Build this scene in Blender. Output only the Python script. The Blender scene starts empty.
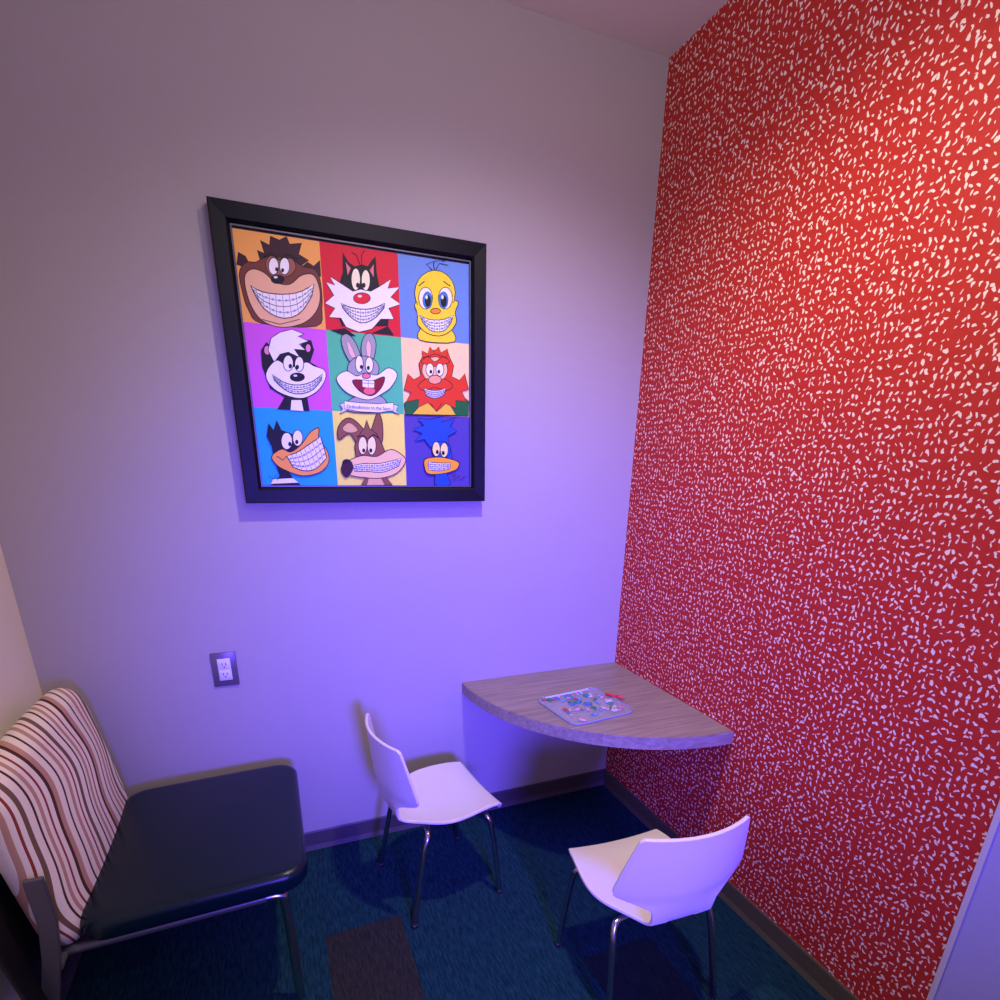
import bpy, bmesh, math, random
from mathutils import Vector, Matrix
random.seed(7)
D=bpy.data; S=bpy.context.scene
S.view_settings.view_transform='Standard'
S.view_settings.look='None'
H=2.7456; XL=-2.091; YF=-3.6

def lin(c):
    return tuple(((v/255)/12.92 if v/255<=0.04045 else ((v/255+0.055)/1.055)**2.4) for v in c)+(1,)
def link(o,parent=None):
    S.collection.objects.link(o)
    if parent: o.parent=parent
    return o
def empty(name,loc=(0,0,0),rz=0):
    e=D.objects.new(name,None); e.location=loc; e.rotation_euler=(0,0,rz); e.empty_display_size=.1
    return link(e)
def mat(name,col,rough=.5,metal=0,spec=.5,noise=0,nscale=40,bump=0,bscale=200,coat=0,trans=0,alpha=1):
    m=D.materials.new(name); m.use_nodes=True
    nt=m.node_tree; b=nt.nodes['Principled BSDF']
    b.inputs['Base Color'].default_value=lin(col) if max(col)>1 else tuple(col)+(1,)
    b.inputs['Roughness'].default_value=rough; b.inputs['Metallic'].default_value=metal
    b.inputs['Specular IOR Level'].default_value=spec
    b.inputs['Coat Weight'].default_value=coat
    b.inputs['Transmission Weight'].default_value=trans
    b.inputs['Alpha'].default_value=alpha
    tc=nt.nodes.new('ShaderNodeTexCoord')
    if noise:
        n=nt.nodes.new('ShaderNodeTexNoise'); n.inputs['Scale'].default_value=nscale; n.inputs['Detail'].default_value=5
        nt.links.new(tc.outputs['Object'],n.inputs['Vector'])
        mx=nt.nodes.new('ShaderNodeMix'); mx.data_type='RGBA'
        c=b.inputs['Base Color'].default_value[:]
        mx.inputs[6].default_value=tuple(v*(1-noise) for v in c[:3])+(1,)
        mx.inputs[7].default_value=tuple(min(1,v*(1+noise)) for v in c[:3])+(1,)
        nt.links.new(n.outputs['Fac'],mx.inputs[0]); nt.links.new(mx.outputs[2],b.inputs['Base Color'])
    if bump:
        n=nt.nodes.new('ShaderNodeTexNoise'); n.inputs['Scale'].default_value=bscale; n.inputs['Detail'].default_value=3
        nt.links.new(tc.outputs['Object'],n.inputs['Vector'])
        bp=nt.nodes.new('ShaderNodeBump'); bp.inputs['Strength'].default_value=bump; bp.inputs['Distance'].default_value=.002
        nt.links.new(n.outputs['Fac'],bp.inputs['Height']); nt.links.new(bp.outputs[0],b.inputs['Normal'])
    return m
def mesh(name,verts,faces,mats,parent=None,smooth=False,mi=None):
    me=D.meshes.new(name); me.from_pydata([tuple(v) for v in verts],[],faces); me.update()
    for m in (mats if isinstance(mats,(list,tuple)) else [mats]): me.materials.append(m)
    if mi:
        for p,i in zip(me.polygons,mi): p.material_index=i
    if smooth:
        for p in me.polygons: p.use_smooth=True
    return link(D.objects.new(name,me),parent)
def box(name,lo,hi,m,parent=None,bevel=0,seg=2):
    bm=bmesh.new(); bmesh.ops.create_cube(bm,size=1)
    for v in bm.verts:
        v.co=Vector([(lo[i]+hi[i])/2+v.co[i]*(hi[i]-lo[i]) for i in range(3)])
    if bevel: bmesh.ops.bevel(bm,geom=bm.edges[:],offset=bevel,segments=seg,affect='EDGES',profile=.5)
    me=D.meshes.new(name); bm.to_mesh(me); bm.free(); me.materials.append(m)
    for p in me.polygons: p.use_smooth=bevel>0
    o=link(D.objects.new(name,me),parent)
    return o
def tube(name,pts,r,m,parent=None,res=6,cyc=False,smooth=True):
    cu=D.curves.new(name,'CURVE'); cu.dimensions='3D'; cu.bevel_depth=r; cu.bevel_resolution=res; cu.use_fill_caps=True
    sp=cu.splines.new('NURBS' if smooth else 'POLY'); sp.points.add(len(pts)-1)
    for p,q in zip(sp.points,pts): p.co=tuple(q)+(1,)
    if smooth: sp.order_u=3; sp.use_endpoint_u=True
    cu.resolution_u=8; cu.materials.append(m)
    tmp=D.objects.new(name+'_c',cu); S.collection.objects.link(tmp)
    dg=bpy.context.evaluated_depsgraph_get(); me=D.meshes.new_from_object(tmp.evaluated_get(dg)); me.name=name
    D.objects.remove(tmp)
    for p in me.polygons: p.use_smooth=True
    return link(D.objects.new(name,me),parent)

# ---------------- materials
paint=mat('wall_paint',(184,176,178),rough=.75,spec=.25,noise=.03,nscale=3,bump=.25,bscale=260)
paintL=mat('wall_paint_cream',(238,230,208),rough=.75,spec=.25,bump=.2,bscale=260)
paintP=mat('wall_paint_lavender',(176,170,226),rough=.7,spec=.25,bump=.2,bscale=260)
ceilm=mat('ceiling_paint',(226,220,220),rough=.9,spec=.2,bump=.3,bscale=150)
trimm=mat('rubber_baseboard',(82,76,84),rough=.45,spec=.5,bump=.05)
trimR=mat('rubber_baseboard_olive',(92,84,66),rough=.45,spec=.5,bump=.05)
chrome=mat('brushed_chrome',(190,190,195),rough=.22,metal=1)
steel=mat('gray_powder_coat',(110,108,110),rough=.4,metal=.6)
blackp=mat('black_frame',(6,6,16),rough=.45,spec=.22,noise=.2,nscale=30)
silver=mat('silver_lip',(90,90,98),rough=.4,metal=.3)
white=mat('white_shell_plastic',(240,236,230),rough=.3,spec=.5,coat=.2)
vinyl=mat('navy_green_vinyl',(5,28,36),rough=.24,spec=.38,noise=.15,nscale=25,bump=.25,bscale=420)

# red wallpaper w/ flecks
def wallpaper():
    m=D.materials.new('red_fleck_wallpaper'); m.use_nodes=True; nt=m.node_tree; N=nt.nodes; L=nt.links
    b=N['Principled BSDF']; b.inputs['Roughness'].default_value=.6; b.inputs['Specular IOR Level'].default_value=.3
    def n(t,**k):
        x=N.new(t)
        for a,v in k.items(): setattr(x,a,v)
        return x
    def math_(op,a,bv=None,c=None):
        x=n('ShaderNodeMath',operation=op)
        for i,v in enumerate((a,bv,c)):
            if v is None: continue
            if isinstance(v,(int,float)): x.inputs[i].default_value=v
            else: L.new(v,x.inputs[i])
        return x.outputs[0]
    tc=n('ShaderNodeTexCoord'); sx=n('ShaderNodeSeparateXYZ'); L.new(tc.outputs['Object'],sx.inputs[0])
    cb=n('ShaderNodeCombineXYZ'); L.new(sx.outputs[1],cb.inputs[0]); L.new(sx.outputs[2],cb.inputs[1])
    def layer(scale,off,half_l,half_w,rnd):
        nz=n('ShaderNodeTexNoise',noise_dimensions='2D'); nz.inputs['Scale'].default_value=70; nz.inputs['Detail'].default_value=1
        L.new(cb.outputs[0],nz.inputs['Vector'])
        nzs=n('ShaderNodeVectorMath',operation='SUBTRACT'); L.new(nz.outputs['Color'],nzs.inputs[0]); nzs.inputs[1].default_value=(.5,.5,.5)
        nzm=n('ShaderNodeVectorMath',operation='SCALE'); L.new(nzs.outputs[0],nzm.inputs[0]); nzm.inputs['Scale'].default_value=.010
        nza=n('ShaderNodeVectorMath',operation='ADD'); L.new(cb.outputs[0],nza.inputs[0]); L.new(nzm.outputs[0],nza.inputs[1])
        mp=n('ShaderNodeMapping'); mp.inputs['Scale'].default_value=(scale*1.12,scale*.92,1); mp.inputs['Location'].default_value=(off,off*1.7,0)
        L.new(nza.outputs[0],mp.inputs['Vector'])
        v=n('ShaderNodeTexVoronoi',voronoi_dimensions='2D'); v.inputs['Scale'].default_value=1; v.inputs['Randomness'].default_value=rnd
        L.new(mp.outputs[0],v.inputs['Vector'])
        d=n('ShaderNodeVectorMath',operation='SUBTRACT'); L.new(mp.outputs[0],d.inputs[0]); L.new(v.outputs['Position'],d.inputs[1])
        sc=n('ShaderNodeSeparateColor'); L.new(v.outputs['Color'],sc.inputs[0])
        a=math_('SUBTRACT',sc.outputs[0],.5); a3=math_('MULTIPLY',a,3.0)
        r=n('ShaderNodeVectorRotate',rotation_type='Z_AXIS'); L.new(d.outputs[0],r.inputs['Vector']); L.new(a3,r.inputs['Angle'])
        s=n('ShaderNodeSeparateXYZ'); L.new(r.outputs[0],s.inputs[0])
        y2=math_('MULTIPLY',s.outputs[1],s.outputs[1])
        kb=math_('MULTIPLY',math_('SUBTRACT',sc.outputs[1],.5),3.4)
        xb=math_('ADD',s.outputs[0],math_('MULTIPLY',y2,kb))
        size=math_('ADD',math_('MULTIPLY',sc.outputs[2],.6),.66)
        wd=math_('MULTIPLY',size,math_('ADD',half_w,math_('MULTIPLY',s.outputs[1],.04)))
        ex=math_('DIVIDE',xb,wd); ey=math_('DIVIDE',s.outputs[1],math_('MULTIPLY',size,half_l))
        rr=math_('ADD',math_('MULTIPLY',ex,ex),math_('MULTIPLY',ey,ey))
        mr=n('ShaderNodeMapRange'); mr.inputs[1].default_value=1.2; mr.inputs[2].default_value=.85; L.new(rr,mr.inputs[0])
        return mr.outputs[0]
    f=layer(58,0.0,.31,.145,.66)
    ns=n('ShaderNodeTexNoise'); ns.inputs['Scale'].default_value=30; L.new(tc.outputs['Object'],ns.inputs['Vector'])
    base=n('ShaderNodeMix',data_type='RGBA'); base.inputs[6].default_value=lin((184,40,34)); base.inputs[7].default_value=lin((202,54,44)); L.new(ns.outputs['Fac'],base.inputs[0])
    mx=n('ShaderNodeMix',data_type='RGBA'); L.new(f,mx.inputs[0]); L.new(base.outputs[2],mx.inputs[6]); mx.inputs[7].default_value=lin((252,230,216))
    L.new(mx.outputs[2],b.inputs['Base Color'])
    return m
redm=wallpaper()

def woodm():
    m=D.materials.new('gray_oak_laminate'); m.use_nodes=True; nt=m.node_tree; N=nt.nodes; L=nt.links
    b=N['Principled BSDF']; b.inputs['Roughness'].default_value=.42
    tc=N.new('ShaderNodeTexCoord'); mp=N.new('ShaderNodeMapping'); mp.inputs['Scale'].default_value=(4,90,90)
    L.new(tc.outputs['Object'],mp.inputs[0]); n=N.new('ShaderNodeTexNoise'); n.inputs['Scale'].default_value=1; n.inputs['Detail'].default_value=8; n.inputs['Roughness'].default_value=.6
    n.inputs['Distortion'].default_value=.4
    L.new(mp.outputs[0],n.inputs['Vector']); r=N.new('ShaderNodeValToRGB')
    r.color_ramp.elements[0].position=.3; r.color_ramp.elements[0].color=lin((132,118,108))
    r.color_ramp.elements[1].position=.7; r.color_ramp.elements[1].color=lin((176,162,150))
    L.new(n.outputs['Fac'],r.inputs[0]); L.new(r.outputs[0],b.inputs['Base Color']); return m
wood=woodm()

def carpet(name,c1,c2):
    m=D.materials.new(name); m.use_nodes=True; nt=m.node_tree; N=nt.nodes; L=nt.links
    b=N['Principled BSDF']; b.inputs['Roughness'].default_value=.95; b.inputs['Specular IOR Level'].default_value=.1
    tc=N.new('ShaderNodeTexCoord'); mp=N.new('ShaderNodeMapping'); mp.inputs['Scale'].default_value=(150,22,1)
    L.new(tc.outputs['Object'],mp.inputs[0]); n=N.new('ShaderNodeTexNoise'); n.inputs['Scale'].default_value=1; n.inputs['Detail'].default_value=6; n.inputs['Roughness'].default_value=.75
    L.new(mp.outputs[0],n.inputs['Vector']); r=N.new('ShaderNodeValToRGB')
    r.color_ramp.elements[0].position=.35; r.color_ramp.elements[0].color=lin(c1)
    r.color_ramp.elements[1].position=.68; r.color_ramp.elements[1].color=lin(c2)
    L.new(n.outputs['Fac'],r.inputs[0]); L.new(r.outputs[0],b.inputs['Base Color'])
    bp=N.new('ShaderNodeBump'); bp.inputs['Strength'].default_value=.6; bp.inputs['Distance'].default_value=.004
    n2=N.new('ShaderNodeTexNoise'); n2.inputs['Scale'].default_value=300; L.new(tc.outputs['Object'],n2.inputs['Vector'])
    L.new(n2.outputs['Fac'],bp.inputs['Height']); L.new(bp.outputs[0],b.inputs['Normal'])
    return m
carp=[carpet('carpet_teal',(7,35,50),(34,78,96)),carpet('carpet_deep_blue',(7,30,46),(28,68,88)),carpet('carpet_sea',(8,37,50),(34,80,94)),carpet('carpet_brown',(36,36,38),(62,62,62)),carpet('carpet_slate',(18,32,42),(38,52,60))]

# ---------------- room
box('wall_back',(XL-.1,0,0),(.1,.1,H),paint)
box('wall_left',(XL-.1,YF,0),(XL,0,H),paintL)
box('wall_right_accent',(0,-1.466,0),(.1,0,H),redm)
box('wall_right',(0,YF,0),(.1,-1.474,H),paintP)
box('trim_1',(-.004,-1.476,0),(.1,-1.464,H),mat('corner_bead_white',(215,205,215),rough=.5))
box('wall_front',(XL-.1,YF-.1,0),(.1,YF,H),paint)
box('ceiling',(XL-.1,YF-.1,H),(.1,.1,H+.1),ceilm)
vs=[];fs=[];mi=[]
xs=[XL-.1]+[-1.364-.25*k for k in (2,1)]+[-1.364+.25*k for k in range(0,6)]+[.1]
xs=sorted(xs)
for i in range(len(xs)-1):
    x0,x1=xs[i],xs[i+1]
    if abs(x0+1.364)<.01: cuts=[.1,-.47,-1.47,-2.47,YF-.1]; mm=[0,3,1,2]
    elif abs(x0+.614)<.01: cuts=[.1,-.86,-1.86,-2.86,YF-.1]; mm=[1,4,0,2]
    else:
        s=-random.random()*.9-.1; cuts=[.1,s,s-1,s-2,YF-.1]; mm=[random.choice([0,1,1,2]) for _ in range(4)]
    for j in range(len(cuts)-1):
        k=len(vs); vs+=[(x0,cuts[j+1],0),(x1,cuts[j+1],0),(x1,cuts[j],0),(x0,cuts[j],0)]; fs.append((k,k+1,k+2,k+3)); mi.append(mm[j])
mesh('floor',vs,fs,carp,mi=mi)
def baseb(name,p0,p1,nrm,m):
    prof=[(0,0),(.012,0),(.009,.01),(.006,.02),(.006,.078),(.004,.0826),(0,.0826)]
    p0=Vector(p0);p1=Vector(p1);n=Vector(nrm);v=[];f=[]
    for p in (p0,p1):
        for d,z in prof: v.append(p+n*d+Vector((0,0,z)))
    k=len(prof)
    for i in range(k): f.append((i,(i+1)%k,k+(i+1)%k,k+i))
    f.append(tuple(range(k))); f.append(tuple(range(2*k-1,k-1,-1)))
    return mesh(name,v,f,m)
baseb('baseboard_back',(XL,0,0),(0,0,0),(0,-1,0),trimm)
baseb('baseboard_right',(0,-1.464,0),(0,-.012,0),(-1,0,0),trimR)
baseb('baseboard_left',(XL,-.012,0),(XL,YF,0),(1,0,0),trimm)

# ---------------- picture
FX0,FX1,FZ0,FZ1=-1.443,-.651,1.349,2.135
pic=empty('framed_cartoon_picture',((FX0+FX1)/2,0,(FZ0+FZ1)/2))
cx,cz=(FX0+FX1)/2,(FZ0+FZ1)/2
hw,hh=(FX1-FX0)/2,(FZ1-FZ0)/2
prof=[(0,-.002),(0,-.040),(.003,-.044),(.040,-.041),(.046,-.036),(.048,-.028),(.048,-.024)]
v=[];f=[]
for ins,y in prof:
    for sx,sz in ((-1,-1),(1,-1),(1,1),(-1,1)): v.append((sx*(hw-ins),y,sz*(hh-ins)))
for i in range(len(prof)-1):
    for j in range(4): f.append((i*4+j,i*4+(j+1)%4,i*4+4+(j+1)%4,i*4+4+j))
mesh('frame_moulding',v,f,blackp,pic)
v=[];f=[];prof=[(.048,-.024),(.049,-.030),(.053,-.030),(.054,-.022)]
for ins,y in prof:
    for sx,sz in ((-1,-1),(1,-1),(1,1),(-1,1)): v.append((sx*(hw-ins),y,sz*(hh-ins)))
for i in range(len(prof)-1):
    for j in range(4): f.append((i*4+j,i*4+(j+1)%4,i*4+4+(j+1)%4,i*4+4+j))
mesh('frame_inner_lip',v,f,silver,pic)
# art: traced outlines rectified onto the square print
AX0,AX1,AZ0,AZ1=-1.389,-.704,1.403,2.077
def homog(src,dst):
    A=[];B=[]
    for (x,y),(u,w) in zip(src,dst):
        A.append([x,y,1,0,0,0,-u*x,-u*y]);B.append(u)
        A.append([0,0,0,x,y,1,-w*x,-w*y]);B.append(w)
    import numpy as np
    h=np.linalg.solve(np.array(A,float),np.array(B,float)); return list(h)+[1]
Hm=homog([(233,228),(470,264),(470,487),(262,485)],[(0,0),(1,0),(1,1),(0,1)])
def rect(p):
    x,y=p; w=Hm[6]*x+Hm[7]*y+1
    return ((Hm[0]*x+Hm[1]*y+Hm[2])/w,(Hm[3]*x+Hm[4]*y+Hm[5])/w)
art_v=[];art_f=[];art_m=[];pal={};pal_m=[];layer=[0]
def cid(c):
    if c not in pal: pal[c]=len(pal_m); pal_m.append(mat('ink_%d_%d_%d'%c,c,rough=.55,spec=.3,noise=.04,nscale=60))
    return pal[c]
def addpoly(uv,c):
    layer[0]+=1; y=-.0225-layer[0]*.000012
    k=len(art_v)
    for u,w in uv:
        u=min(1,max(0,u)); w=min(1,max(0,w))
        art_v.append((AX0+u*(AX1-AX0)-cx,y,AZ1-w*(AZ1-AZ0)-cz))
    art_f.append(tuple(range(k,k+len(uv)))); art_m.append(cid(c))
def smoothc(P,closed=True,n=5):
    out=[];m=len(P)
    for i in range(m if closed else m-1):
        if closed: a,b,c,d=P[i-1],P[i],P[(i+1)%m],P[(i+2)%m]
        else: a,b,c,d=P[max(i-1,0)],P[i],P[i+1],P[min(i+2,m-1)]
        for k in range(n):
            t=k/n
            out.append(tuple(.5*(2*b[j]+(c[j]-a[j])*t+(2*a[j]-5*b[j]+4*c[j]-d[j])*t*t+(3*b[j]-a[j]-3*c[j]+d[j])*t**3) for j in range(2)))
    if not closed: out.append(P[-1])
    return out
K=(18,14,18)
def stroke(P,w=1.0,c=K,closed=False):
    w=w*.82
    P=list(P); m=len(P); 
    if closed: P=P+[P[0]]
    L=[];R_=[]
    for i,p in enumerate(P):
        a=P[i-1] if i>0 else (P[-2] if closed else p); b=P[i+1] if i<len(P)-1 else (P[1] if closed else p)
        dx,dy=b[0]-a[0],b[1]-a[1]; l=math.hypot(dx,dy) or 1
        nx,ny=-dy/l*w/2,dx/l*w/2
        L.append(rect((p[0]+nx,p[1]+ny)));R_.append(rect((p[0]-nx,p[1]-ny)))
    layer[0]+=1;y=-.0225-layer[0]*.000012;k=len(art_v)
    for u,w_ in L+R_:
        u=min(1,max(0,u)); w_=min(1,max(0,w_)); art_v.append((AX0+u*(AX1-AX0)-cx,y,AZ1-w_*(AZ1-AZ0)-cz))
    q=len(P)
    for i in range(q-1): art_f.append((k+i,k+i+1,k+q+i+1,k+q+i)); art_m.append(cid(c))
def shape(P,c,o=1.0,sm=True,n=4):
    Q=smoothc(P,True,n) if sm else P
    addpoly([rect(p) for p in Q],c)
    if o: stroke(Q,o,K,True)
def ell(x,y,a,b,c,o=.9,rot=0,n=20):
    P=[]
    for i in range(n):
        t=2*math.pi*i/n; ex,ey=a*math.cos(t),b*math.sin(t)
        P.append((x+ex*math.cos(rot)-ey*math.sin(rot),y+ex*math.sin(rot)+ey*math.cos(rot)))
    shape(P,c,o,False)
def resamp(P,n):
    P=smoothc(P,False,8); ds=[0]
    for a,b in zip(P,P[1:]): ds.append(ds[-1]+math.hypot(b[0]-a[0],b[1]-a[1]))
    out=[]
    for i in range(n+1):
        t=ds[-1]*i/n; k=0
        while k<len(ds)-2 and ds[k+1]<t: k+=1
        f_=(t-ds[k])/((ds[k+1]-ds[k]) or 1); out.append(tuple(P[k][j]+(P[k+1][j]-P[k][j])*f_ for j in range(2)))
    return out
def grin(U,L,n=8,lip=1.2):
    u=resamp(U,n);l=resamp(L,n)
    addpoly([rect(p) for p in u+l[::-1]],(250,248,245)); stroke(u+l[::-1],lip,K,True)
    mixp=lambda t:[(a[0]+(b[0]-a[0])*t,a[1]+(b[1]-a[1])*t) for a,b in zip(u,l)]
    for i in range(1,n): stroke([u[i],l[i]],.5,(110,100,110))
    stroke(mixp(.52),.8,K)
    for t in (.27,.77):
        w=mixp(t); stroke(w,.6,(90,110,160))
        for i in range(n):
            x,y=(w[i][0]+w[i+1][0])/2,(w[i][1]+w[i+1][1])/2; s=.85
            shape([(x-s,y-s),(x+s,y-s),(x+s,y+s),(x-s,y+s)],(150,165,200),.3,False)
def eye(x,y,a,b,px,py,pr=1.7,w=(252,252,250),rot=0):
    ell(x,y,a,b,w,.9,rot); ell(px,py,pr,pr*1.4,K,0)
def cell(u0,v0,u1,v1,c): addpoly([(u0,v0),(u1,v0),(u1,v1),(u0,v1)],c)
t=1/3
cols=[[(252,178,88),(220,20,48),(108,150,218)],[(214,92,220),(84,204,146),(255,226,160)],[(30,174,220),(255,246,108),(84,70,156)]]
for r in range(3):
    for c in range(3): cell(c*t,r*t,(c+1)*t,(r+1)*t,cols[r][c])
BR=(118,62,48)
# --- wild brown creature
HB=(62,28,38)
shape([(236,264),(239,252),(246,256),(249,262),(256,262),(248,268)],HB,.9,False)
shape([(300,268),(308,262),(314,266),(320,260),(321,276),(310,278)],HB,.9,False)
shape([(262,264),(258,250),(265,253),(261,240),(270,245),(271,236),(280,240),(287,235),(290,244),(302,243),(299,254),(309,260),(292,272),(268,272)],HB,1,False)
shape([(240,272),(247,262),(256,262),(264,258),(274,256),(290,258),(303,266),(316,270),(321,284),(322,308),(316,326),(262,323),(249,310),(243,292)],BR)
shape([(245,278),(252,269),(264,272),(276,282),(290,284),(302,275),(314,275),(320,290),(318,308),(305,322),(282,327),(262,320),(250,302)],(242,192,148))
shape([(266,264),(270,256),(277,257),(284,258),(293,259),(296,268),(288,276),(272,276)],(160,98,76),.8)
eye(274,266,5,8.5,277,269,1.5); eye(285,266,5,8.5,283,270,1.5)
stroke([(264,257),(272,253),(280,260),(288,254),(298,259)],2.2)
ell(278,279,7,4.8,K,0); ell(276,277,2,1.2,(235,235,240),0)
grin([(251,285),(261,291),(280,294),(299,292),(314,284)],[(256,296),(266,310),(283,318),(300,313),(312,296)],10)
stroke([(262,319),(280,324),(300,319)],.8)
# --- black and white cat
shape([(338,288),(343,272),(343,252),(349,262),(355,266),(362,264),(368,266),(372,260),(376,256),(377,272),(380,288),(392,300),(388,326),(342,326),(334,305)],(20,18,24),0,False)
shape([(346,262),(351,268),(348,275)],(235,120,130),0,False); shape([(374,264),(370,270),(374,277)],(235,120,130),0,False)
stroke([(360,264),(357,255),(352,252)],1); stroke([(362,264),(362,254),(365,250)],1)
shape([(326,282),(335,285),(330,276),(344,285),(353,291),(361,289),(371,291),(380,286),(391,279),(388,288),(400,287),(391,297),(401,304),(389,308),(394,319),(381,319),(372,329),(359,332),(346,327),(341,318),(329,317),(335,308),(325,303),(334,295)],(250,250,250),.9,False)
eye(356,279,4.6,11,358,285,1.8,(255,250,205)); eye(366,280,4.4,10.5,364,285,1.8,(255,250,205))
ell(362,298,8.5,5.5,(226,30,50)); ell(360,296,2.2,1.3,(255,220,225),0)
grin([(341,303),(350,307),(362,309),(374,308),(385,303)],[(343,308),(352,318),(363,323),(375,318),(384,308)],9)
shape([(330,330),(345,328),(356,336),(345,336)],(20,18,24),0,False); shape([(372,333),(388,326),(394,335)],(20,18,24),0,False)
# --- yellow canary
YL=(255,230,50)
shape([(424,326),(448,326),(455,342),(420,340)],YL)
shape([(415,304),(418,314),(418,324),(427,333),(440,336),(451,331),(457,322),(456,312),(459,302),(450,300),(425,300)],YL)
ell(435.5,293,20.5,23,YL); ell(436.5,310,19.5,15,YL,0); ell(436,322,17,10,YL,0)
for ex,px in ((426,428),(446,444)):
    ell(ex,298,7,11,(252,252,250)); ell(px,300,4.8,8.5,(60,130,210),.5); ell(px+.3,301,3.2,6,K,0); ell(px-1,297,1.2,2,(255,255,255),0)
stroke([(419,286),(425,281)],1.1); stroke([(444,281),(451,286)],1.1)
ell(436,311,5,2.8,(245,150,40))
grin([(420,315),(428,319),(437,320),(446,319),(454,315)],[(423,322),(430,330),(438,332),(446,330),(452,322)],7,.9)
stroke([(433,270),(427,264),(438,259),(446,261)],.9); stroke([(436,270),(440,263),(449,265)],.9); stroke([(435,270),(434,262),(442,257)],.9)
# --- skunk
shape([(262,366),(261,350),(266,342),(273,347),(285,350),(300,347),(303,340),(311,340),(314,350),(310,362),(320,368),(316,388),(307,398),(309,411),(277,409),(284,397),(270,388)],(20,18,24),0,False)
ell(267,350,3,4.5,(235,140,200),.5); ell(308,348,2.6,4,(235,140,200),.5)
shape([(268,350),(271,338),(280,332),(292,329),(304,334),(298,336),(308,341),(299,344),(305,350),(294,349),(299,357),(288,352),(280,354),(274,362)],(252,252,252),.9,False)
shape([(268,368),(277,360),(287,366),(297,366),(306,362),(314,366),(324,370),(325,379),(317,391),(303,398),(288,396),(274,389),(266,378)],(252,252,252),.9)
eye(288,363,5,8,290,366,1.7); eye(299,364,4.5,7.5,297,367,1.7)
ell(297,377,7.5,4.6,K,0); ell(295,375.5,2,1.1,(230,230,240),0)
grin([(272,374),(283,382),(297,385),(311,382),(322,374)],[(274,380),(285,390),(298,394),(312,390),(321,380)],9)
shape([(291,400),(301,400),(303,411),(290,410)],(252,252,252),0,False)
# --- gray rabbit
GR=(166,170,168)
shape([(352,364),(344,352),(341,338),(347,334),(355,342),(361,360)],GR); shape([(351,357),(347.5,348),(347,341),(350,344),(355,356)],(244,200,186),.4)
shape([(363,360),(361,346),(365,335),(372,334),(376,345),(372,362)],GR); shape([(367,356),(366,346),(368,340),(371,346),(370,357)],(244,200,186),.4)
shape([(352,398),(380,396),(386,412),(346,411)],GR)
ell(363,369,16,13,GR)
shape([(336,378),(346,371),(356,376),(365,373),(377,375),(388,368),(397,374),(392,386),(382,394),(369,400),(355,397),(343,390)],(252,252,252),.9)
eye(359,364,4,8.5,361,367,1.5); eye(369,365,4,8,368,368,1.5)
shape([(352,381),(361,380),(372,381),(384,377),(381,388),(371,396),(359,391)],(140,16,30)); ell(369,391,6,4,(238,110,120),.4)
ell(366,376,4.2,2.8,(240,120,150))
shape([(362,380),(368,381),(368,388),(362,387)],(255,255,255),.6,False); shape([(368,381),(374,381),(374,388),(368,388)],(255,255,255),.6,False)
stroke([(361,383),(375,384)],.7,(90,110,160))
shape([(339,404),(348,402),(348,410),(339,414),(342,409)],(225,222,225),.8,False); shape([(398,406),(390,404),(390,411),(399,415),(396,411)],(225,222,225),.8,False)
shape([(344,401),(360,403),(378,404),(393,403),(393,411),(378,413),(360,412),(344,409)],(252,250,250),.8,False)
# --- red-bearded cowboy
RD=(228,62,18)
shape([(404,404),(418,390),(455,390),(469,402),(469,417),(405,415)],(24,110,48),.9,False)
shape([(412,415),(424,402),(448,402),(456,416)],(244,204,56),.9,False)
shape([(404,390),(408,374),(414,380),(421,376),(419,364),(424,354),(430,357),(434,350),(440,355),(448,351),(450,358),(454,366),(452,377),(460,381),(465,374),(469,390),(462,392),(467,402),(456,401),(456,409),(446,404),(437,412),(428,403),(418,408),(419,400),(406,402),(411,393)],RD,.9,False)
ell(435,370,13,13,(255,206,150))
shape([(421,362),(428,357),(435,362),(443,357),(450,362),(443,365),(435,367),(427,365)],RD,.8)
eye(430,370,4,6.5,431,372,1.4); eye(440,370,4,6.5,439,372,1.4)
shape([(418,386),(427,379),(435,383),(444,379),(453,386),(447,391),(435,388),(424,391)],RD,.8)
ell(435,380,6.5,4.5,(250,170,132))
grin([(424,389),(435,391),(446,389)],[(426,396),(435,399),(444,396)],6,.9)
stroke([(431,404),(436,412),(442,404)],.8)
shape([(423,358),(422,351),(428,354),(430,347),(434,352),(439,347),(441,353),(448,349),(447,358),(435,354)],RD,.8,False)
# --- black duck
shape([(271,446),(266,436),(268,423),(273,430),(276,420),(281,430),(292,434),(300,444),(300,462),(286,468),(292,478),(300,486),(270,486),(279,476),(274,462)],(18,18,24),0,False)
shape([(272,479),(292,478),(298,483),(270,484)],(252,252,252),.6,False)
eye(286,441,5.5,8.5,289,444,1.6); eye(297,438,5,8,296,442,1.6)
shape([(271,456),(281,449),(290,452),(301,444),(309,433),(318,428),(318,440),(326,450),(328,462),(320,472),(302,476),(284,470),(275,464)],(252,170,72))
grin([(286,456),(297,452),(309,444),(320,437)],[(292,467),(303,471),(315,469),(326,458)],8)
stroke([(276,456),(282,460),(286,456)],.9)
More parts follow.
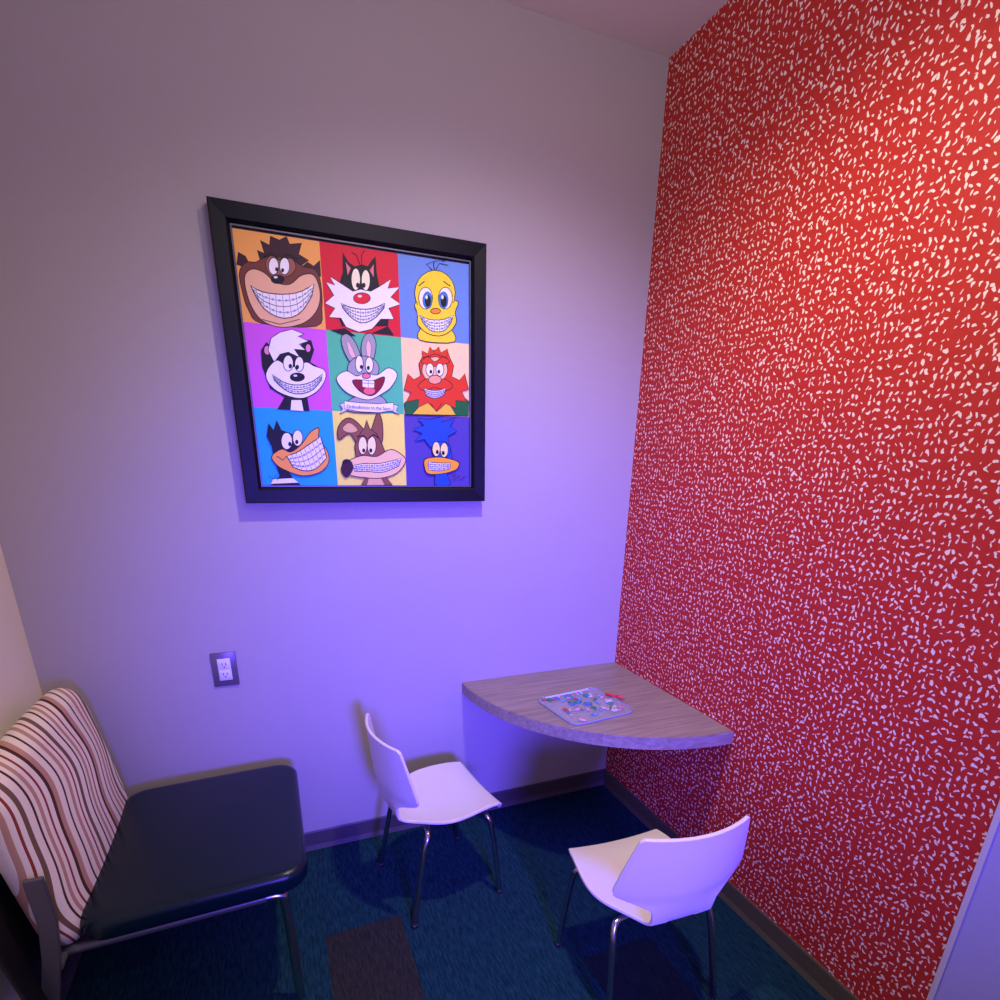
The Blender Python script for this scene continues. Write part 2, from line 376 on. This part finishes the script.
# --- brown coyote
CB=(144,90,56)
shape([(358,446),(349,434),(338,440),(338,426),(348,418),(360,426),(367,440)],CB); shape([(352,433),(345,432),(342,428),(349,423),(357,430)],(230,190,130),.5)
shape([(370,438),(374,420),(378,413),(382,424),(381,444)],CB)
shape([(354,446),(360,433),(364,428),(366,420),(369,429),(376,434),(382,446),(386,456),(400,462),(392,474),(384,476),(392,486),(360,486),(366,476),(356,466)],CB,.9,False)
shape([(368,478),(380,478),(384,486),(366,486)],(230,190,130),.6,False)
shape([(341,466),(350,460),(362,456),(376,457),(390,450),(402,456),(405,463),(396,474),(380,479),(362,478),(348,475)],(248,214,150))
eye(362,446,4.4,9,363,451,1.5,(255,248,170)); eye(371,446,4.4,9.5,370,451,1.5,(255,248,170))
stroke([(356,437),(363,436),(367,440),(373,435),(379,439)],1.6)
ell(346,463,4.5,3.6,K,0); shape([(341,466),(350,462),(352,470),(346,478),(341,473)],(60,24,24),.5)
grin([(352,466),(364,464),(380,464),(401,459)],[(354,472),(366,472),(382,473),(398,467)],9,.9)
# --- blue roadside bird
BL=(26,80,190)
shape([(430,448),(424,440),(414,442),(422,434),(412,430),(424,426),(417,419),(430,420),(443,417),(441,423),(455,419),(450,427),(457,432),(448,437),(449,448)],BL,.9,False)
shape([(435,486),(436,468),(434,450),(448,448),(452,460),(447,474),(450,486)],(26,80,190),.8)
ell(441,451,9.5,9,BL)
eye(436,450,4,7.5,437,453,1.5,(255,240,150)); eye(444,451,4,7.5,443,454,1.5,(255,240,150))
shape([(425,460),(438,458),(450,460),(459,464),(456,471),(442,475),(428,475),(424,468)],(255,178,40))
grin([(428,463),(440,464),(450,464)],[(428,471),(440,472),(450,470)],5,.8)
stroke([(452,478),(455,475),(454,482),(459,477),(460,482),(465,478)],.8,(30,20,60)); stroke([(268,476),(272,479),(275,475),(277,480)],.7,(20,40,90))
mesh('cartoon_print',art_v,art_f,pal_m,pic,mi=art_m)
tx=D.curves.new('banner_lettering','FONT'); tx.body='Orthodontist to the Stars'; tx.size=.0135; tx.align_x='CENTER'; tx.align_y='CENTER'
tx.materials.append(mat('lettering_ink',(30,40,110)))
to=D.objects.new('banner_lettering',tx); link(to,pic)
u,w=rect((368.5,408)); to.location=(AX0+u*(AX1-AX0)-cx,-.0225-(layer[0]+4)*.000012,AZ1-w*(AZ1-AZ0)-cz); to.rotation_euler=(math.pi/2,0,0)
mesh('backing_board',[(AX0-cx-.002,-.0223,AZ0-cz-.002),(AX1-cx+.002,-.0223,AZ0-cz-.002),(AX1-cx+.002,-.0223,AZ1-cz+.002),(AX0-cx-.002,-.0223,AZ1-cz+.002)],[(0,1,2,3)],mat('backing',(40,36,44)),pic)

# ---------------- outlet
oc=(-1.5787,0,.8013); ol=empty('wall_outlet',oc)
box('cover_plate',(-.039,-.006,-.0605),(.039,-.0005,.0605),mat('brushed_steel_plate',(120,112,126),rough=.35,metal=.4),ol,.0025)
wp=mat('outlet_white',(245,243,245),rough=.35); dk=mat('outlet_slot',(20,18,22))
box('receptacle',(-.020,-.009,-.039),(.020,-.005,.039),wp,ol,.002)
for s in (-1,1):
    box('receptacle_face_%d'%(s+2),(-.0165,-.0105,s*.0175-.0135),(.0165,-.008,s*.0175+.0135),wp,ol,.003)
    box('slot_a_%d'%(s+2),(-.0068,-.0112,s*.0175-.001),(-.0045,-.010,s*.0175+.007),dk,ol)
    box('slot_b_%d'%(s+2),(.0045,-.0112,s*.0175-.001),(.0068,-.010,s*.0175+.007),dk,ol)
    box('ground_%d'%(s+2),(-.002,-.0112,s*.0175-.009),(.002,-.010,s*.0175-.005),dk,ol)

# ---------------- corner table
TZ=.635;TR=.732;th=.046
tab=empty('corner_table',(0,0,0))
n=48; ring=[(-.001,-.001)]+[(-.001-(TR)*math.cos(a)*.997,-.001-TR*math.sin(a)) for a in [math.pi/2*i/n for i in range(n+1)]]
bm=bmesh.new(); vv=[bm.verts.new((x,y,TZ)) for x,y in ring]; fc=bm.faces.new(vv)
r=bmesh.ops.extrude_face_region(bm,geom=[fc]); 
for e in r['geom']:
    if isinstance(e,bmesh.types.BMVert): e.co.z-=th
bmesh.ops.recalc_face_normals(bm,faces=bm.faces[:])
ed=[e for e in bm.edges if len(e.link_faces)==2 and abs(e.verts[0].co.z-e.verts[1].co.z)<1e-5 and min(math.hypot(v.co.x,v.co.y) for v in e.verts)>.7]
bmesh.ops.bevel(bm,geom=ed,offset=.002,segments=2,affect='EDGES')
me=D.meshes.new('table_top'); bm.to_mesh(me); bm.free(); me.materials.append(wood); link(D.objects.new('table_top',me),tab)
br=mat('bracket_gray',(90,88,95),rough=.5,metal=.5)
box('wall_cleat_back',(-.60,-.02,TZ-th-.02),(-.03,-.001,TZ-th),br,tab,.002)
box('wall_cleat_right',(-.02,-.60,TZ-th-.02),(-.001,-.03,TZ-th),br,tab,.002)

# ---------------- toy pouch on table
toy=empty('plastic_toy_pouch',(-.375,-.375,TZ),math.radians(6))
clear=mat('clear_lilac_plastic',(205,205,225),rough=.12,alpha=.38,noise=.2,nscale=18,spec=.9)
def rrect(w,h,r,z,n=6):
    P=[]
    for sx,sy,a0 in ((1,1,0),(-1,1,90),(-1,-1,180),(1,-1,270)):
        for i in range(n+1):
            a=math.radians(a0+90*i/n); P.append((sx*(w-r)+r*math.cos(a),sy*(h-r)+r*math.sin(a),z))
    return P
def slab(name,w,h,r,z0,z1,m,parent):
    A=rrect(w,h,r,z0);B=rrect(w,h,r,z1);k=len(A)
    return mesh(name,A+B,[tuple(range(k-1,-1,-1)),tuple(range(k,2*k))]+[(i,(i+1)%k,k+(i+1)%k,k+i) for i in range(k)],m,parent)
slab('pouch_base',.138,.128,.04,.001,.005,clear,toy)
tube('pouch_rim',rrect(.138,.128,.04,.006)+[rrect(.138,.128,.04,.006)[0]],.0022,mat('rim_blue',(160,180,215),rough=.2,alpha=.6),toy,4,smooth=False)
tcols=[(220,50,70),(40,140,100),(225,170,200),(70,120,200),(235,120,180),(210,205,225),(40,150,160),(200,195,220),(120,170,215)]
tms=[mat('bead_%d'%i,c,rough=.3) for i,c in enumerate(tcols)]
bm=bmesh.new()
for i in range(60):
    x=random.uniform(-.115,.115);y=random.uniform(-.105,.105)
    rr=random.uniform(.007,.019); k0=len(bm.faces)
    M=Matrix.Translation((x,y,.007))@Matrix.Rotation(random.random()*3.14,4,'Z')@Matrix.Diagonal((1,random.uniform(.2,.9),.18,1))
    bmesh.ops.create_icosphere(bm,subdivisions=2,radius=rr,matrix=M)
    bm.faces.ensure_lookup_table(); ci=random.randrange(len(tcols))
    for ff in bm.faces[k0:]: ff.material_index=ci; ff.smooth=True
me=D.meshes.new('beads'); bm.to_mesh(me); bm.free()
for m_ in tms: me.materials.append(m_)
link(D.objects.new('beads',me),toy)
box('zip_strip',(-.10,.110,.004),(.10,.118,.010),mat('zip_white',(225,225,240),rough=.3),toy,.002)
mk=empty('red_marker',(-.235,-.355,TZ+.012),math.radians(-50)) 
def lathe(name,prof,m,parent,axis='Z',n=20):
    v=[];f=[]
    for r_,z in prof:
        for i in range(n):
            a=2*math.pi*i/n; v.append((z,r_*math.cos(a),r_*math.sin(a)) if axis=='X' else (r_*math.cos(a),r_*math.sin(a),z))
    for j in range(len(prof)-1):
        for i in range(n): f.append((j*n+i,j*n+(i+1)%n,(j+1)*n+(i+1)%n,(j+1)*n+i))
    f.append(tuple(range(n-1,-1,-1)));f.append(tuple(range((len(prof)-1)*n,len(prof)*n)))
    return mesh(name,v,f,m,parent,True)
lathe('barrel',[(.003,-.035),(.0045,-.034),(.005,-.015),(.005,.015)],mat('marker_red',(225,30,60),rough=.35),mk,'X')
lathe('cap',[(.0052,.015),(.0055,.017),(.005,.037),(.0025,.039)],mat('marker_cap',(235,60,70),rough=.35),mk,'X')

# ---------------- kids chairs
frub=mat('foot_rubber',(40,40,44))
def kid_chair(loc,rz):
    e=empty('kids_chair',loc,rz)
    st=[(.172,.330,.140),(.174,.343,.152),(.165,.352,.160),(.12,.357,.168),(.06,.354,.178),(0,.350,.182),(-.05,.349,.168),(-.095,.349,.130),(-.13,.351,.104),(-.158,.358,.096),(-.177,.375,.094),(-.186,.40,.094),(-.191,.422,.098),(-.195,.440,.114),(-.199,.460,.162),(-.203,.476,.193),(-.207,.492,.199),(-.213,.555,.187),(-.219,.618,.171),(-.223,.655,.161),(-.225,.663,.151)]
    nu=16; v=[];f=[]
    for k,(y,z,hw_) in enumerate(st):
        b=min(1,max(0,(z-.38)/.08)) if k>9 else 0
        for i in range(nu+1):
            s=-1+2*i/nu
            x=s*hw_
            c=(abs(x)/.18)**2
            v.append((x,y+b*c*.048,z+(1-b)*c*.014-(.006*(1-s*s) if 3<k<9 else 0)))
    for k in range(len(st)-1):
        for i in range(nu):
            a=k*(nu+1)+i; f.append((a,a+1,a+nu+2,a+nu+1))
    o=mesh('seat_shell',v,f,white,e,True)
    md=o.modifiers.new('sol','SOLIDIFY'); md.thickness=.011; md.offset=-1
    md=o.modifiers.new('bev','BEVEL'); md.width=.003; md.segments=2; md.limit_method='ANGLE'
    md=o.modifiers.new('sub','SUBSURF'); md.levels=1; md.render_levels=2
    r_=.0095
    for i,(sx,yt,yf,zt) in enumerate(((-1,.12,.165,.335),(1,.12,.165,.335),(-1,-.085,-.165,.335),(1,-.085,-.165,.335))):
        tube('leg_%d'%(i+1),[(sx*.05,yt,zt-.003),(sx*.12,yt,zt-.003),(sx*.150,yt+(yf-yt)*.15,zt-.012),(sx*.158,yt+(yf-yt)*.4,zt-.06),(sx*.166,yt+(yf-yt)*.7,.15),(sx*.174,yf,.006)],r_,chrome,e)
        box('foot_%d'%(i+1),(sx*.174-.011,yf-.011,0),(sx*.174+.011,yf+.011,.014),frub,e,.004)
    tube('crossbar_front',[(-.06,.12,.332),(.06,.12,.332)],r_,chrome,e,smooth=False)
    tube('crossbar_rear',[(-.06,-.085,.332),(.06,-.085,.332)],r_,chrome,e,smooth=False)
    box('mount_plate',(-.05,-.09,.330),(.05,.13,.343),steel,e,.003)
    return e
kid_chair((-.940,-.345,0),math.radians(-82))
kid_chair((-.497,-.955,0),math.radians(-3))

# ---------------- guest chair (faces +X)
gc=empty('upholstered_guest_chair',(0,0,0))
def cushion(name,lo,hi,m,parent,bev,puff=.012,shear=None,planr=.06):
    c=[(lo[i]+hi[i])/2 for i in range(3)];h=[(hi[i]-lo[i])/2 for i in range(3)]
    th=min(range(3),key=lambda i:h[i]); a,b=[i for i in range(3) if i!=th]
    A,B,T=h[a],h[b],h[th]
    out=rrect(A,B,planr,0,10); P=[]
    for i in range(len(out)):
        p=out[i];q=out[(i+1)%len(out)]; L_=math.hypot(q[0]-p[0],q[1]-p[1]); k=max(1,int(L_/.03))
        for j in range(k): P.append((p[0]+(q[0]-p[0])*j/k,p[1]+(q[1]-p[1])*j/k))
    M_=len(P); v=[];f=[]
    seq=[(bev*(1-math.cos(math.pi/2*j/6)),(T-bev)+bev*math.sin(math.pi/2*j/6)) for j in range(7)]
    def ringpts(inset,t,side,scale=1.0):
        ids=[]
        for x,y in P:
            fx=(A-inset)/A*scale; fy=(B-inset)/B*scale
            X,Y=x*fx,y*fy
            pf=puff*max(0,(1-(X/A)**2))*max(0,(1-(Y/B)**2))
            co=[0,0,0]; co[a]=c[a]+X; co[b]=c[b]+Y; co[th]=c[th]+side*(t+pf)
            ids.append(len(v)); v.append(co)
        return ids
    allr=[]
    scs=[.0,.15,.3,.45,.6,.72,.82,.9,.96]
    for s_ in scs: allr.append(ringpts(bev,T,1,max(s_,.001)))
    for ins,t_ in reversed(seq): allr.append(ringpts(ins,t_,1))
    for ins,t_ in seq: allr.append(ringpts(ins,t_,-1))
    for s_ in reversed(scs): allr.append(ringpts(bev,T,-1,max(s_,.001)))
    for r0,r1 in zip(allr,allr[1:]):
        for i in range(M_): f.append((r0[i],r0[(i+1)%M_],r1[(i+1)%M_],r1[i]))
    f.append(tuple(allr[0])); f.append(tuple(allr[-1][::-1]))
    o=mesh(name,v,f,m,parent,True)
    if shear:
        for v_ in o.data.vertices: shear(v_)
    bm=bmesh.new(); bm.from_mesh(o.data); bmesh.ops.recalc_face_normals(bm,faces=bm.faces[:]); bm.to_mesh(o.data); bm.free()
    return o
def seatshear(v_):
    k=(v_.co.x+1.39)/-.55
    v_.co.z-=.012*k
cushion('seat_cushion',(-1.915,-.702,.395),(-1.390,-.088,.460),vinyl,gc,.022,.012,seatshear,.065)
SL=.14
def stripes():
    m=D.materials.new('striped_upholstery'); m.use_nodes=True; nt=m.node_tree; N=nt.nodes; L=nt.links
    b=N['Principled BSDF']; b.inputs['Roughness'].default_value=.85; b.inputs['Specular IOR Level'].default_value=.2
    tc=N.new('ShaderNodeTexCoord'); sx=N.new('ShaderNodeSeparateXYZ'); L.new(tc.outputs['Object'],sx.inputs[0])
    def mt(op,a,b_=None):
        x=N.new('ShaderNodeMath'); x.operation=op
        for i,v_ in enumerate((a,b_)):
            if v_ is None: continue
            if isinstance(v_,(int,float)): x.inputs[i].default_value=v_
            else: L.new(v_,x.inputs[i])
        return x.outputs[0]
    w=mt('MULTIPLY',mt('SINE',mt('MULTIPLY',sx.outputs[2],15)),.022)
    w2=mt('MULTIPLY',mt('SINE',mt('ADD',mt('MULTIPLY',sx.outputs[2],29),mt('MULTIPLY',sx.outputs[1],9))),.007)
    dep=mt('ADD',mt('ADD',sx.outputs[0],mt('MULTIPLY',sx.outputs[2],SL)),1.905-.49*SL)
    y=mt('ADD',mt('ADD',mt('ADD',sx.outputs[1],w),w2),dep)
    fr=mt('FRACT',mt('MULTIPLY',y,1/.27))
    r=N.new('ShaderNodeValToRGB'); r.color_ramp.interpolation='CONSTANT'
    CR=(244,230,210);BRn=(84,48,38);RDd=(150,60,54);TN=(196,150,126);OL=(120,92,74)
    seq=[(0,CR),(.09,BRn),(.125,CR),(.20,TN),(.26,CR),(.32,RDd),(.35,CR),(.41,OL),(.47,CR),(.57,BRn),(.60,CR),(.65,TN),(.70,CR),(.76,RDd),(.79,CR),(.87,BRn),(.92,TN)]
    el=r.color_ramp.elements; el[0].position=0; el[0].color=lin(seq[0][1]); el[1].position=seq[1][0]; el[1].color=lin(seq[1][1])
    for p,c in seq[2:]:
        e=el.new(p); e.color=lin(c)
    L.new(fr,r.inputs[0]); L.new(r.outputs[0],b.inputs['Base Color'])
    bp=N.new('ShaderNodeBump'); bp.inputs['Strength'].default_value=.3; bp.inputs['Distance'].default_value=.001
    n2=N.new('ShaderNodeTexNoise'); n2.inputs['Scale'].default_value=500; L.new(tc.outputs['Object'],n2.inputs['Vector'])
    L.new(n2.outputs['Fac'],bp.inputs['Height']); L.new(bp.outputs[0],b.inputs['Normal'])
    return m
def backshear(v_):
    z=v_.co.z; v_.co.x-= (z-.49)*SL
    q=(v_.co.y+.395)/.3
    v_.co.z-=.014*q*q
cushion('back_cushion',(-1.986,-.705,.385),(-1.912,-.085,.858),stripes(),gc,.036,.024,backshear,.075)
blackpl=mat('black_back_shell',(12,12,16),rough=.5)
def shellshear(v_): v_.co.x-=(v_.co.z-.49)*.15
cushion('back_shell',(-2.024,-.775,.27),(-2.009,-.11,.64),blackpl,gc,.006,.0,shellshear,.04)  # shell stretched past the cushion to blacken the shadowed corner beside it
for i,y in enumerate((-.125,-.675)):
    tube('front_leg_%d'%(i+1),[(-1.50,y,.383),(-1.462,y,.383),(-1.455,y,.36),(-1.452,y,.15),(-1.45,y,.0)],.0125,chrome,gc)
for i,y in enumerate((-.112,-.722)):
    v=[]
    P=[(-2.035,.0),(-1.985,.25),(-1.952,.40),(-1.938,.50),(-1.940,.62)] if i else [(-2.035,.0),(-1.985,.25),(-1.96,.39),(-1.955,.42),(-1.955,.44)]
    for x_,z_ in P:
        for dx,dy in ((-.018,-.006),(.018,-.006),(.018,.006),(-.018,.006)): v.append((x_+dx,y+dy,z_))
    f=[(0,3,2,1),(16,17,18,19)]
    for k in range(4):
        for j in range(4): f.append((k*4+j,k*4+(j+1)%4,k*4+4+(j+1)%4,k*4+4+j))
    o=mesh('rear_upright_%d'%(i+1),v,f,steel,gc); md=o.modifiers.new('b','BEVEL'); md.width=.002
for i,y in enumerate((-.125,-.675)): tube('side_rail_%d'%(i+1),[(-1.50,y,.383),(-1.94,y,.372)],.0125,steel,gc,smooth=False)
tube('cross_rail_front',[(-1.5,-.675,.383),(-1.5,-.125,.383)],.011,steel,gc,smooth=False)
tube('cross_rail_rear',[(-1.945,-.722,.372),(-1.945,-.112,.372)],.011,steel,gc,smooth=False)

# ---------------- recessed downlight + lights
def light(name,typ,loc,target,col,power,**k):
    l=D.lights.new(name,typ); l.color=col; l.energy=power
    for a,v_ in k.items(): setattr(l,a,v_)
    o=D.objects.new(name,l); o.location=loc; link(o)
    o.rotation_euler=(Vector(target)-Vector(loc)).to_track_quat('-Z','Y').to_euler()
    return o
dlt=empty('recessed_downlight',(-.74,-1.0,H))
lathe('trim_ring',[(.085,-.0),(.085,-.006),(.07,-.008),(.066,-.002),(.0661,-.0015)],mat('white_trim',(235,235,235)),dlt)
light('warm_downlight','SPOT',(-.74,-1.0,H-.03),(-.72,-.74,0),(1,.83,.68),84,spot_size=math.radians(140),spot_blend=1,shadow_soft_size=.04)
light('violet_spot','SPOT',(-1.1,-3.3,1.25),(-.62,0,.78),(.10,.055,1),860,spot_size=math.radians(54),spot_blend=1,shadow_soft_size=.25)
light('soft_ceiling_fill','AREA',(-1.2,-2.6,H-.05),(-1.3,-1.0,0),(.95,.92,1),4,shape='SQUARE',size=1.0)
light('room_ambient','POINT',(-1.0,-3.0,1.7),(-1,0,1),(.56,.47,1),13,shadow_soft_size=.3)  # added point fill with no fixture; tints the shadows violet
light('added_ceiling_wash','AREA',(-.9,-1.5,2.35),(-.75,-.9,H),(1,.90,.96),5,shape='DISK',size=.4)  # upward fill added to lift the ceiling; no fixture hangs here
w=D.worlds.new('world'); S.world=w; w.use_nodes=True; w.node_tree.nodes['Background'].inputs[0].default_value=(.3,.28,.4,1); w.node_tree.nodes['Background'].inputs[1].default_value=.3

# ---------------- camera
cam=D.cameras.new('camera'); co=D.objects.new('camera',cam); link(co)
rt=Vector((.925,-.37953,.01825)); dn=Vector((-.11019,-.31392,-.94303)); fw=Vector((.36364,.8703,-.3322))
M=Matrix((rt,-dn,-fw)).transposed()
co.matrix_world=Matrix.Translation((-1.3834,-2.0,1.4893))@M.to_4x4()
cam.sensor_width=36; cam.sensor_fit='HORIZONTAL'; cam.lens=.5559*36; cam.shift_x=-.0038; cam.shift_y=.1564; cam.clip_start=.02
S.camera=co
